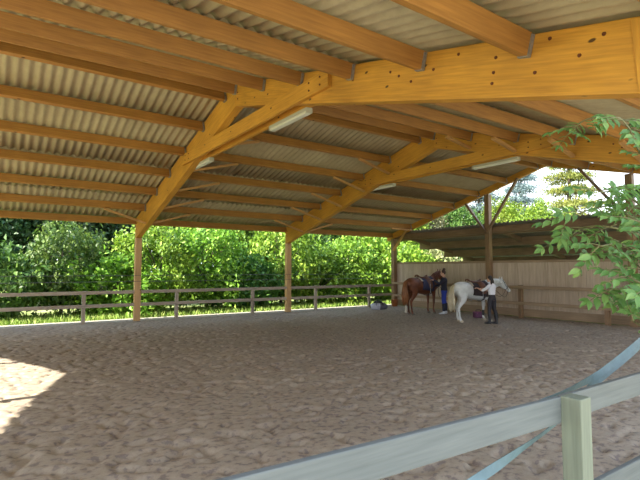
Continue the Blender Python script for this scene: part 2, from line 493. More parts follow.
def sand_z(x, y):
    a = vnoise(x+.1*y, y-.1*x, .10, 1); b = vnoise(x-.3*y, y, .075, 2); c = vnoise(x, y, .5, 3); d = vnoise(x, y, 2.2, 4)
    z = -.13*np.clip(.42-a, 0, 1) + .006*(b-.5) + .02*(c-.5) + .03*(d-.5)
    edge = np.clip(np.minimum(np.minimum(y-1.0, 17.0-y), 16.2-x)/.4, 0, 1)
    return z*edge
o = grid('floor', -6, 16.12, .9, 17.0, .034, sand_z, M_sand); tag(o, 'churned grey-brown riding sand of the arena', kind='structure')
def ground_z(x, y):
    far = np.clip((y-19.5)/10, 0, 1); rt = np.clip((x-23)/12, 0, 1)
    ins = ((x > -6.3) & (x < 16.25) & (y > .7) & (y < 17.2))
    z = 1.1*far*far + 1.2*rt*rt + .05*(vnoise(x, y, 1.3, 5)-.5)
    return np.where(ins, -.22, z-.02)
o = grid('ground', -60, 90, -40, 90, .5, ground_z, M_ground); tag(o, 'sunlit meadow ground around the riding hall', kind='structure')
bm = bmesh.new(); box(bm, (5, 17.28, -.03), (24, .5, .09)); tag(obj('path_far', bm, M_gravel), 'pale strip along the far edge of the sand', kind='structure')
bm = bmesh.new(); box(bm, (2, -4.3, -.04), (40, 9.6, .08)); tag(obj('bounce_ground_near', bm, M_gravel), 'unseen pale gravel added outside the near rail to bounce light', kind='structure')  # unseen pale ground, added to bounce sunlight up under the roof

# grass tufts beyond the far rail
def leaf_mesh(name, P, D, N, L, W, mat, parent=None, fold=.25):
    """P base points, D directions, N normals, L lengths, W widths: a folded four-vertex leaf each"""
    n = len(P)
    D = D/np.linalg.norm(D, axis=1, keepdims=True)
    Sd = np.cross(D, N); Sd /= (np.linalg.norm(Sd, axis=1, keepdims=True)+1e-9)
    Nn = np.cross(Sd, D)
    L = L[:, None]; W = W[:, None]
    tip = P + D*L - Nn*L*.08
    mid = P + D*L*.45
    a = mid + Sd*W*.5 + Nn*W*fold; b = mid - Sd*W*.5 + Nn*W*fold
    V = np.stack([P, a, tip, b], 1).reshape(-1, 3)
    i = np.arange(n)*4
    F = np.concatenate([np.stack([i, i+1, i+2], -1), np.stack([i, i+2, i+3], -1)], 0)
    me = bpy.data.meshes.new(name)
    me.vertices.add(len(V)); me.vertices.foreach_set('co', V.astype(np.float32).ravel())
    me.loops.add(F.size); me.loops.foreach_set('vertex_index', F.ravel().astype(np.int32))
    me.polygons.add(len(F)); me.polygons.foreach_set('loop_start', np.arange(0, F.size, 3, dtype=np.int32)); me.polygons.foreach_set('loop_total', np.full(len(F), 3, np.int32))
    me.update(calc_edges=True)
    if mat is None: return me
    return link(name, me, mat, parent)
n = 14000
P = np.stack([rng.uniform(-6, 19, n), rng.uniform(17.55, 20.2, n), np.full(n, -.02)], -1)
D = np.stack([rng.normal(0, .3, n), rng.normal(0, .3, n), np.ones(n)], -1)
M_grassb = leafmat('grass blades', (.16, .28, .04), (.30, .42, .08), (.50, .56, .18))
o = leaf_mesh('grass', P, D, rng.normal(0, 1, (n, 3)), rng.uniform(.08, .26, n), rng.uniform(.02, .05, n), M_grassb)
tag(o, 'strip of sunlit grass behind the far rail', 'grass', kind='stuff')

# ------------------------------------------------------------------ fences
def rail_fence(name, label, pts, post_axis, rails, post_h, matp, matr, side, post_s=.11, rail=(.045, .11), extend=(0, 0)):
    root = empty(name, (pts[0][0], pts[0][1], 0)); tag(root, label, 'fence')
    for (px, py) in pts:
        bm = bmesh.new(); beam(bm, (px, py, -.12), (px, py, post_h), post_s, post_s, up=(0, 1, 0), bev=.008); rel(obj('post', bm, matp, root), root)
    a, b = Vector((*pts[0], 0)), Vector((*pts[-1], 0)); d = (b-a).normalized()
    a = a - d*extend[0]; b = b + d*extend[1]
    off = Vector((side[0], side[1], 0))*(post_s/2+rail[0]/2+.001)
    for z in rails:
        bm = bmesh.new(); beam(bm, a+off+Vector((0, 0, z)), b+off+Vector((0, 0, z)), rail[0], rail[1], bev=.008); rel(obj('rail', bm, matr, root), root)
    return root
rail_fence('rail_fence', 'long two-rail wooden fence along the far side in front of the bushes', [(2.485+3.0*k, YF+.03) for k in range(-2, 5)], 0, (.98, .55), 1.035, W_fenceZ, W_fence, (0, -1), extend=(3, 1.46))
rail_fence('rail_fence', 'low brown rail fence running along in front of the plank wall', [(15.8, y) for y in (13.0, 10.0, 7.07, 4.1)], 1, (1.09, .52), 1.16, W_farZ, W_fenceY, (-1, 0), .13, (.05, .11), extend=(3.6, 2.6))

# wires behind the far fence
for z, w in ((1.53, 'upper'), (1.33, 'lower')):
    bm = bmesh.new(); cyl(bm, (-6, YF-.112, z), (15.95, YF-.112, z), .007, n=6)
    tag(obj('fence_wire', bm, M_wire), 'thin dark wire strung over the far fence, the %s one' % w, 'wire', 'fence wires')

# near fence, right by the camera
nf = empty('near_rail_fence', (2.38, 1.26, 0)); tag(nf, 'pale grey-green wooden rail fence close to the camera at lower right', 'fence')
PX, PY = 2.395, 1.235
for px in (PX, PX+2.9):
    bm = bmesh.new(); beam(bm, (px, PY, 0), (px, PY, 1.105), .10, .10, up=(0, 1, 0), bev=.006); rel(obj('post', bm, W_greyZ, nf), nf)
px0 = PX-3.0
bm = bmesh.new(); beam(bm, (px0, PY-.13, 0), (px0, PY-.13, 1.105), .10, .10, up=(0, 1, 0), bev=.006); rel(obj('post', bm, W_greyZ, nf), nf)
for z in (1.035, .54):
    bm = bmesh.new(); beam(bm, (px0, PY+.045, z+.065), (PX-.045, PY+.062, z), .03, .128, bev=.006); rel(obj('rail', bm, W_greyX, nf), nf)
    bm = bmesh.new(); beam(bm, (PX-.02, PY+.068, z), (PX+2.95, PY+.068, z), .03, .128, bev=.006); rel(obj('rail', bm, W_greyX, nf), nf)

def strap(name, pts, w, label):
    bm = bmesh.new(); P = [Vector(p) for p in pts]
    Q = []
    for i in range(len(P)-1):
        for k in range(8):
            t = k/8; a, b, c, d = P[max(i-1, 0)], P[i], P[i+1], P[min(i+2, len(P)-1)]
            Q.append(.5*((2*b)+(c-a)*t+(2*a-5*b+4*c-d)*t*t+(3*b-a-3*c+d)*t**3))
    Q.append(P[-1]); rows = []
    for i, q in enumerate(Q):
        tw = .5*math.sin(i*.22)
        v = Vector((0, math.sin(tw), math.cos(tw)))*w/2; nrm = Vector((0, math.cos(tw), -math.sin(tw)))*.0015
        rows.append([bm.verts.new(q+v+nrm), bm.verts.new(q-v+nrm), bm.verts.new(q-v-nrm), bm.verts.new(q+v-nrm)])
    for a, b in zip(rows, rows[1:]):
        for k in range(4): bm.faces.new((a[k], a[(k+1) % 4], b[(k+1) % 4], b[k]))
    bm.faces.new(rows[0]); bm.faces.new(rows[-1][::-1])
    return tag(obj(name, bm, M_tape, smooth=False), label, 'strap', 'fence straps')
strap('fence_strap', [(1.593, 1.4, 0.974), (2.015, 1.4, 1.006), (2.413, 1.41, 1.035), (2.771, 1.43, 1.059), (3.222, 1.47, 1.094), (3.897, 1.53, 1.211), (4.626, 1.6, 1.379)], .045, 'grey-blue fence strap running just above the pale near rail')
strap('fence_strap', [(1.61, 1.44, 0.715), (1.897, 1.44, 0.76), (2.186, 1.43, 0.818), (2.565, 1.43, 0.897), (3.065, 1.46, 1.036), (3.891, 1.56, 1.147), (4.675, 1.65, 1.291)], .045, 'grey-blue fence strap passing down behind the near post under the rail')

# ------------------------------------------------------------------ plank wall and lean-to at the far end
bm = bmesh.new(); y = .9; i = 0
while y < 17.1:
    w = .145
    h = 2.03 + .004*((i*7) % 3)
    beam(bm, (16.215+.004*(i % 2), y+w/2, .28), (16.215+.004*(i % 2), y+w/2, h), w-.006, .024, up=(1, 0, 0)); y += w; i += 1
tag(obj('wall_end', bm, M_board), 'vertical pale plank wall behind the horses', kind='structure')
bm = bmesh.new(); beam(bm, (16.20, .9, .15), (16.20, 17.1, .15), .05, .28, bev=.006)
tag(obj('trim_2', bm, W_fenceY), 'kick board along the foot of the plank wall', kind='structure')
bm = bmesh.new(); beam(bm, (16.25, .9, 2.03), (16.25, 17.1, 2.03), .10, .09, bev=.01)
tag(obj('trim_3', bm, W_fenceY), 'cap rail on top of the plank wall', kind='structure')

lt = empty('lean_to_roof', (16.3, YF, 0)); tag(lt, 'low dark lean-to shed roof behind the plank wall, sloping away', 'shed roof')
LX0, LX1, LZ0, LZ1 = 16.42, 21.9, 3.50, 2.36
lz = lambda x: LZ0 + (LZ1-LZ0)*(x-LX0)/(LX1-LX0)
pitch = .177; ysn = np.arange(-1.0, YF+.5, pitch/8)
V, F = [], []
for th in (0, .008):
    for xx in (LX0-.12, LX1+.15):
        for yy in ysn: V.append((xx, yy, lz(xx)+.03+th+.026*math.cos(2*math.pi*yy/pitch)))
n = len(ysn)
for i in range(n-1):
    F += [(i, i+1, n+i+1, n+i), (2*n+i, 3*n+i, 3*n+i+1, 2*n+i+1), (i, 2*n+i, 2*n+i+1, i+1), (n+i, n+i+1, 3*n+i+1, 3*n+i)]
me = bpy.data.meshes.new('sheeting'); me.from_pydata(V, [], F); me.update()
for p in me.polygons: p.use_smooth = True
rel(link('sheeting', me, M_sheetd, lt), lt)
for i, xx in enumerate((16.55, 18.3, 20.05, 21.75)):
    bm = bmesh.new(); zc = lz(xx)-.18
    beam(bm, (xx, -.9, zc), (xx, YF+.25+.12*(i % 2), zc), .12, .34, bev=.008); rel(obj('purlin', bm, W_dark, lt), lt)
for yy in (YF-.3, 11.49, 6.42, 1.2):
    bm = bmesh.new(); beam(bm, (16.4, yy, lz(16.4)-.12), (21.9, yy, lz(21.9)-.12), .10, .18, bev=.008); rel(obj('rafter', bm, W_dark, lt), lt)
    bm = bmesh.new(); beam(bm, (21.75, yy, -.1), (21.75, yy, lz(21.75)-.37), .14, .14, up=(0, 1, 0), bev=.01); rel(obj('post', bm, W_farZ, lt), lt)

# small dark fitting seen beside the right-hand end column
fl = empty('round_lamp', (15.86, 6.05, 4.02)); tag(fl, 'small dark round lamp beside the end column at the right edge', 'lamp')
bm = bmesh.new(); cyl(bm, (.05, 0, 0), (-.06, -.03, -.02), .17, .19, 20); obj('lamp_head', bm, M_shingle, fl, True)
bm = bmesh.new(); cyl(bm, (.03, .0, 0), (.12, .30, .0), .02, n=8); obj('bracket', bm, M_shingle, fl)

# ------------------------------------------------------------------ trees and bushes
def foliage_cloud(n_cl, per, rx, ry, rz, zc, spread, size, seed, shape='blob'):
    r = np.random.default_rng(seed)
    u = r.normal(0, 1, (n_cl, 3)); u /= np.linalg.norm(u, axis=1, keepdims=True)
    rad = r.uniform(.45, 1.0, n_cl)**.6
    lump = 1 + .22*np.sin(3.1*u[:, 0]+seed) * np.cos(2.7*u[:, 2]*1.3+seed*2) + .12*np.sin(7*u[:, 1]+5*u[:, 2]+seed)
    C = u*(rad*lump)[:, None]*np.array([rx, ry, rz]) + np.array([0, 0, zc])
    C[:, 2] = np.maximum(C[:, 2], .15)
    if shape == 'cone':
        t = r.uniform(0, 1, n_cl)**1.0; tier = np.round(t*11)/11 + r.normal(0, .012, n_cl)
        a = r.uniform(0, 2*np.pi, n_cl); rr = np.clip(1-tier, .02, 1)**.7*r.uniform(.12, 1, n_cl)
        C = np.stack([rx*rr*np.cos(a), ry*rr*np.sin(a), zc - rz + 2*rz*tier - .12*rx*rr + r.normal(0, .08, n_cl)], -1)
    c = np.repeat(C, per, 0); n = len(c)
    off = r.normal(0, 1, (n, 3))*spread
    if shape == 'cone': off[:, 2] *= .3
    P = c + off
    out = (P - np.array([0, 0, zc*.8])) / np.array([rx, ry, rz]); out /= np.linalg.norm(out, axis=1, keepdims=True)+1e-6
    N = out*.7 + r.normal(0, .6, (n, 3)) + np.array([0, 0, .45])
    D = out*.5 + r.normal(0, .8, (n, 3)) + np.array([0, 0, -.35])
    L = size*r.uniform(.6, 1.4, n)
    return C, P, D, N, L
def make_plant(name, seed, mat, n_cl, per, rx, ry, rz, zc, spread, size, shape='blob', trunk=.10, wr=.6):
    root = empty(name)
    C, P, D, N, L = foliage_cloud(n_cl, per, rx, ry, rz, zc, spread, size, seed, shape)
    leaf_mesh('foliage', P, D, N, L, L*wr, mat, root)
    bm = bmesh.new(); r = random.Random(seed)
    top = zc + rz*(.9 if shape == 'cone' else .3)
    loft(bm, [(0, 0, -.4, trunk*1.3), (.05, .03, top*.4, trunk), (-.04, .02, top, trunk*.4)], 8, up=(1, 0, 0), sub=3)
    for c in C[::max(1, len(C)//(16 if trunk > .07 else 9))]:
        z0 = min(max(.3, c[2]*.45), top*.9)
        loft(bm, [(0, 0, z0, trunk*.45), (c[0]*.5, c[1]*.5, (z0+c[2])/2+.1, trunk*.3), (c[0], c[1], c[2], trunk*.12)], 6, up=(.3, .2, 1), sub=2)
    obj('trunk' if trunk > .07 else 'stem', bm, M_bark, root, True)
    return root
def place(proto, first, loc, rz, sc, label, cat, group, mat=None):
    o = proto if first else copy_tree(proto)
    o.location = loc; o.rotation_euler = (0, 0, rz); o.scale = sc
    tag(o, label, cat, group)
    if mat is not None:
        for ch in [x for x in bpy.data.objects if x.parent == o and x.name.startswith('foliage')]:
            ch.material_slots[0].link = 'OBJECT'; ch.material_slots[0].material = mat
    return o
shA = make_plant('leafy_shrub', 11, LG['bright'], 105, 52, 1.5, 1.2, 1.45, 1.45, .15, .13, trunk=.05)
shB = make_plant('leafy_shrub', 12, LG['mid'], 100, 50, 1.75, 1.2, 1.05, 1.1, .17, .17, trunk=.05)
trA = make_plant('broadleaf_tree', 21, LG['mid'], 230, 66, 2.7, 2.3, 3.4, 4.4, .25, .20, trunk=.16)
trB = make_plant('broadleaf_tree', 22, LG['bright'], 250, 60, 2.2, 2.1, 3.9, 4.4, .21, .17, trunk=.15)
co = make_plant('conifer_tree', 31, LG['gold'], 900, 30, 4.0, 4.0, 7.4, 8.2, .34, .26, 'cone', .16, .35)
used = set()
def put(p, *a, **k):
    first = p.name not in used; used.add(p.name)
    return place(p, first, *a, **k)
def gz(x, y):
    return float(ground_z(np.array([x]), np.array([y]))[0])
# front row of shrubs just behind the rail
front = [
 (.2, 20.6, shB, 'mid', 1.05, 'wide green shrub at the left edge behind the far rail'),
 (2.2, 21.0, shA, 'mid', 1.1, 'rounded green shrub behind the first fence post from the left'),
 (4.0, 20.5, shB, 'bright', 1.15, 'yellow-green bush just left of the first tall column'),
 (5.7, 20.7, shA, 'bright', 1.2, 'tall sunny shrub just right of the first tall column'),
 (7.7, 20.9, shA, 'bright', 1.35, 'bright shrub with pale tips behind the second fence post'),
 (9.6, 20.6, shB, 'mid', 1.15, 'mid-green shrub midway between the first and second tall columns'),
 (11.6, 21.0, shA, 'bright', 1.3, 'bright shrub behind the third fence post from the left'),
 (13.6, 20.7, shB, 'bright', 1.2, 'leafy shrub seen just left of the second tall column'),
 (15.6, 21.0, shA, 'bright', 1.35, 'sunny shrub just right of the second tall column'),
 (17.6, 20.6, shB, 'bright', 1.25, 'vivid green shrub behind the fourth fence post from the left'),
 (19.7, 21.0, shA, 'bright', 1.3, 'vivid green shrub behind the grey bag'),
 (22.2, 20.6, shB, 'pale', 1.2, 'pale dry bush seen above the plank wall beside the corner column'),
 (24.8, 20.4, shA, 'mid', 1.15, 'green bush seen under the left end of the lean-to roof')]
for i, (x, y, p, m, s, lab) in enumerate(front):
    y -= 1.1
    put(p, (x, y, gz(x, y)-.1), i*1.3, (s, s, s*(1.08+.2*math.sin(i*2.3))), lab, 'shrub', 'shrubs behind the far rail', mat=LG[m])
mid = [
 (-1.0, 25.0, trA, 'dark', 1.0, 'shaded deep green tree filling the upper left behind the rail'),
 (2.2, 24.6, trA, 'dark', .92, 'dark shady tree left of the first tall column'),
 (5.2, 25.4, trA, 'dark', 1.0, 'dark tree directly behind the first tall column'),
 (8.0, 24.4, trB, 'mid', .88, 'ivy-hung tree with light shoots right of the first tall column'),
 (10.7, 24.6, trB, 'bright', .85, 'light green tree halfway between the two tall columns'),
 (13.6, 25.2, trA, 'mid', 1.0, 'green tree with a dark hollow left of the second tall column'),
 (16.6, 24.4, trB, 'mid', .9, 'mottled green tree behind the second tall column'),
 (19.6, 24.8, trB, 'bright', .95, 'bright tree right of the second tall column'),
 (22.8, 24.4, trA, 'bright', 1.0, 'bright tree left of the corner column of the plank wall'),
 (26.4, 24.6, trA, 'pale', .85, 'pale dry-leaved tree seen between the corner column and the lean-to roof'),
 (30.2, 24.6, trB, 'mid', .9, 'green tree above the left end of the lean-to roof')]
for i, (x, y, p, m, s, lab) in enumerate(mid):
    put(p, (x, y, gz(x, y)-.2), i*2.1, (s, s, s), lab, 'tree', 'trees on the bank behind the far rail', mat=LG[m])
back = [(-3.5, 30), (.8, 30.5), (5.2, 31), (9.6, 30.5), (14, 31), (18.5, 30.5), (23, 30.8), (27.5, 30.5), (32, 30)]
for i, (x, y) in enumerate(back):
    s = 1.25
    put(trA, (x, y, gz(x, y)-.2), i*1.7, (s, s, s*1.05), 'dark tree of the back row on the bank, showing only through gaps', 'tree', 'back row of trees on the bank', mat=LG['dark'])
# trees beyond the lean-to
right = [
 (33.0, 31.0, trA, 'pale', .80, 'pale yellow-green tree above the left end of the lean-to roof'),
 (34.0, 26.6, trB, 'pale', .72, 'pale tree just left of the wall column with two braces'),
 (34.0, 23.3, trA, 'bright', .82, 'bright yellow-green tree right of the wall column with two braces'),
 (33.5, 20.0, trA, 'bright', .78, 'bright rounded tree in the middle of the gable opening'),
 (33.0, 17.4, trB, 'bright', .62, 'bright tree below the golden conifer'),
 (33.5, 14.6, trA, 'mid', .62, 'green tree behind the right end column and its brace'),
 (34.5, 11.4, trA, 'mid', .62, 'green tree at the right edge behind the overhanging branch'),
 (44.0, 39.0, trA, 'mid', 1.1, 'tall green tree far behind the left side of the lean-to')]
for i, (x, y, p, m, s, lab) in enumerate(right):
    put(p, (x, y, gz(x, y)-.3), i*1.1+.5, (s, s, s), lab, 'tree', 'trees beyond the lean-to', mat=LG[m])
put(co, (44.0, 22.6, .8), .3, (1, 1, .95), 'golden-green conifer with level boughs in the gable opening', 'conifer', None, mat=LG['gold'])
put(co, (50.0, 37.0, .8), 1.3, (1.25, 1.25, 1.15), 'tall blue-grey cedar showing against the sky', 'conifer', None, mat=LG['blue'])
put(co, (52.0, 32.5, .8), 2.3, (1.0, 1.0, 1.05), 'smaller blue-grey cedar right of the tall one', 'conifer', None, mat=LG['blue'])

# ------------------------------------------------------------------ overhanging branch at the right edge (compound leaves)
YAW, PIT, F_ = R(34.79), R(3.573), 473.1
def near_branch():
    root_p = Vector((4.1, -.25, 0))
    root = empty('overhanging_shrub', root_p); tag(root, 'leafy shrub reaching in from the right edge with compound green leaves', 'shrub')
    rr = random.Random(5)
    br = [
     [(3.308, 0.996, 2.481), (3.306, 1.193, 2.625), (3.053, 1.245, 2.618), (2.803, 1.255, 2.592), (2.864, 1.379, 2.612), (2.915, 1.465, 2.588)] ,
     [(3.026, 0.92, 2.203), (3.008, 1.071, 2.293), (3.065, 1.182, 2.449), (2.876, 1.135, 2.5), (2.747, 1.12, 2.529)] ,
     [(3.08, 0.947, 1.942), (3.094, 1.136, 2.059), (3.023, 1.251, 2.107), (2.711, 1.252, 2.066), (2.593, 1.324, 2.021)] ,
     [(2.967, 0.913, 1.908), (2.693, 0.968, 1.985), (2.785, 1.094, 2.098), (2.785, 1.18, 2.152), (2.538, 1.141, 2.123)] ,
     [(3.404, 1.054, 1.775), (3.365, 1.215, 1.912), (3.066, 1.232, 1.949), (2.868, 1.285, 1.978), (2.944, 1.445, 1.982), (2.912, 1.497, 1.935)] ,
     [(2.954, 0.921, 1.625), (2.767, 1.004, 1.753), (2.883, 1.143, 1.837), (2.794, 1.194, 1.869), (2.543, 1.153, 1.849)] ,
     [(2.997, 0.94, 1.478), (2.981, 1.09, 1.537), (3.054, 1.19, 1.579), (2.829, 1.168, 1.619), (2.683, 1.165, 1.628)] ,
     [(2.951, 0.928, 1.421), (2.651, 0.939, 1.584), (2.714, 1.017, 1.698), (2.818, 1.11, 1.759)] ,
      [(2.984, 0.879, 1.83), (2.643, 0.933, 1.896), (2.59, 0.995, 1.961), (2.691, 1.101, 2.017)] ,
      [(2.938, 0.876, 1.577), (2.637, 0.92, 1.633), (2.507, 0.954, 1.658), (2.607, 1.065, 1.698)] ,
      [(2.965, 0.892, 1.374), (2.657, 0.923, 1.419), (2.611, 0.98, 1.44), (2.71, 1.088, 1.462)] ,
      [(3.225, 0.957, 1.672), (3.221, 1.143, 1.774), (3.102, 1.199, 1.832), (2.848, 1.199, 1.794)] ,
      [(3.025, 0.883, 2.04), (2.842, 0.972, 2.14), (2.943, 1.084, 2.209), (2.879, 1.12, 2.131)] ,
      [(3.083, 0.904, 1.939), (3.03, 1.057, 1.992), (3.077, 1.149, 2.071), (2.828, 1.174, 1.99)] ,
      [(3.216, 0.963, 1.453), (3.234, 1.134, 1.483), (3.129, 1.18, 1.52), (2.867, 1.186, 1.563)] ,]
    Pl, Dl, Nl, Ll, Wl = [], [], [], [], []
    bmt = bmesh.new()
    base = Vector((4.1, -.25, .9))
    loft(bmt, [(4.1, -.25, -.1, .05), (4.05, -.2, .8, .042), (4.0, -.1, 1.7, .034), (4.0, -.05, 2.6, .02)], 8, up=(1, 0, 0))
    def leaf(p, d, n, L):
        Pl.append(p); Dl.append(d); Nl.append(n); Ll.append(L); Wl.append(L*.52)
    for pts in br:
        W = [Vector(q) for q in pts]
        st = Vector((4.02, -.12, min(2.5, max(.7, W[0].z-.25))))
        path = [st] + W
        loft(bmt, [(*p, .010*(1-.75*i/len(path))) for i, p in enumerate(path)], 6, up=(.2, .1, 1), sub=3)
        for i in range(1, len(path)):
            a = path[i]; b = path[i+1] if i+1 < len(path) else path[i] + (path[i]-path[i-1])*.4
            for t in ((0, .5) if i > 1 else (.5,)):
                p = a.lerp(b, t); ax = (b-a).normalized()
                # one compound leaf: rachis with paired leaflets
                dr = (ax*.5 + Vector((rr.uniform(-1, 1), rr.uniform(-1, 1), rr.uniform(-.55, .45)))).normalized()
                Lr = rr.uniform(.10, .17); up = (Vector((rr.uniform(-.5, .2), rr.uniform(-.9, -.2), rr.uniform(.3, 1)))).normalized()
                sd = dr.cross(up).normalized()
                end = p + dr*Lr + Vector((0, 0, -.02))
                loft(bmt, [(*p, .003), (*((p+end)/2 + Vector((0, 0, .01))), .0025), (*end, .0018)], 5, up=(.3, .4, 1), sub=2)
                for q in (.4, .72, 1.0):
                    c = p.lerp(end, q)
                    for s in ((-1, 1) if q < 1 else (-.7, 0, .7)):
                        dd = (sd*s*.95 + dr*(.45 if s else 1) + Vector((0, 0, -.25)))
                        leaf(c, dd, up + sd*rr.uniform(-.3, .3), rr.uniform(.05, .078))
    # broader leaf outline: two leaf halves with four points each
    n = len(Pl); P = np.array([tuple(v) for v in Pl]); D = np.array([tuple(v.normalized()) for v in Dl]); N = np.array([tuple(v) for v in Nl])
    L = np.array(Ll)[:, None]; W = np.array(Wl)[:, None]
    Sd = np.cross(D, N); Sd /= np.linalg.norm(Sd, axis=1, keepdims=True); Nn = np.cross(Sd, D)
    rows = [P, P+D*L*.35, P+D*L*.7-Nn*L*.04, P+D*L-Nn*L*.14]
    a1 = P+D*L*.22+Sd*W*.42+Nn*W*.14; a2 = P+D*L*.55+Sd*W*.46+Nn*W*.13; a3 = P+D*L*.82+Sd*W*.2+Nn*W*.02
    b1 = P+D*L*.22-Sd*W*.42+Nn*W*.14; b2 = P+D*L*.55-Sd*W*.46+Nn*W*.13; b3 = P+D*L*.82-Sd*W*.2+Nn*W*.02
    V = np.stack(rows+[a1, a2, a3, b1, b2, b3], 1).reshape(-1, 3); F = []
    for i in range(n):
        o = i*10
        F += [(o, o+4, o+5, o+1), (o+1, o+5, o+6, o+2), (o+2, o+6, o+3), (o, o+1, o+8, o+7), (o+1, o+2, o+9, o+8), (o+2, o+3, o+9)]
    me = bpy.data.meshes.new('foliage'); me.from_pydata([tuple(v) for v in V], [], F); me.update()
    for p in me.polygons: p.use_smooth = True
    rel(link('foliage', me, M_leaf_near, root), root)
    rel(obj('branches', bmt, M_twig, root, True), root)
near_branch()
# a few weeds at the foot of the near fence
n = 60
wx = rng.normal(2.75, .12, n); wy = rng.normal(1.42, .05, n)
P = np.stack([wx, wy, rng.uniform(0, .22, n)], -1)
D = np.stack([rng.normal(0, .5, n), rng.normal(0, .5, n), np.full(n, .9)], -1)
o = leaf_mesh('weed', P, D, rng.normal(0, 1, (n, 3)), rng.uniform(.05, .12, n), rng.uniform(.012, .022, n), M_leaf_near)
tag(o, 'thin weed growing in the sand by the near fence post', 'weed')

# ------------------------------------------------------------------ horses
def coat(name, base, second, extra=None, sc=5):
    m, nt, b, out = new_mat(name)
    f = noise(nt, sc, (1, 1, 1), 4)
    c = ramp(nt, f, [(.3, second), (.7, base)])
    if extra:   # lighter/darker lower legs
        tc = nt.nodes.new('ShaderNodeTexCoord'); sp = nt.nodes.new('ShaderNodeSeparateXYZ'); nt.links.new(tc.outputs['Object'], sp.inputs[0])
        mr = nt.nodes.new('ShaderNodeMapRange'); mr.inputs[1].default_value = .30; mr.inputs[2].default_value = .22
        nt.links.new(sp.outputs['Z'], mr.inputs[0])
        c = mixc(nt, mr.outputs[0], c, extra)
    nt.links.new(c, b.inputs['Base Color']); b.inputs['Roughness'].default_value = .5
    bump(nt, b, noise(nt, 60), .15, .004)
    return m
M_hoof = plain('hoof', (.16, .13, .10), .5); M_hoofl = plain('pale hoof', (.50, .42, .30), .5)
M_leather = plain('brown leather', (.14, .055, .025), .45, 0, .2, 20)
M_tan = plain('tan leather', (.42, .22, .09), .5, 0, .2, 20)
M_black = plain('black leather', (.025, .02, .025), .5, 0, .2, 20)
M_pad_w = plain('pale fleece', (.62, .56, .45), .9, 0, .1, 25)

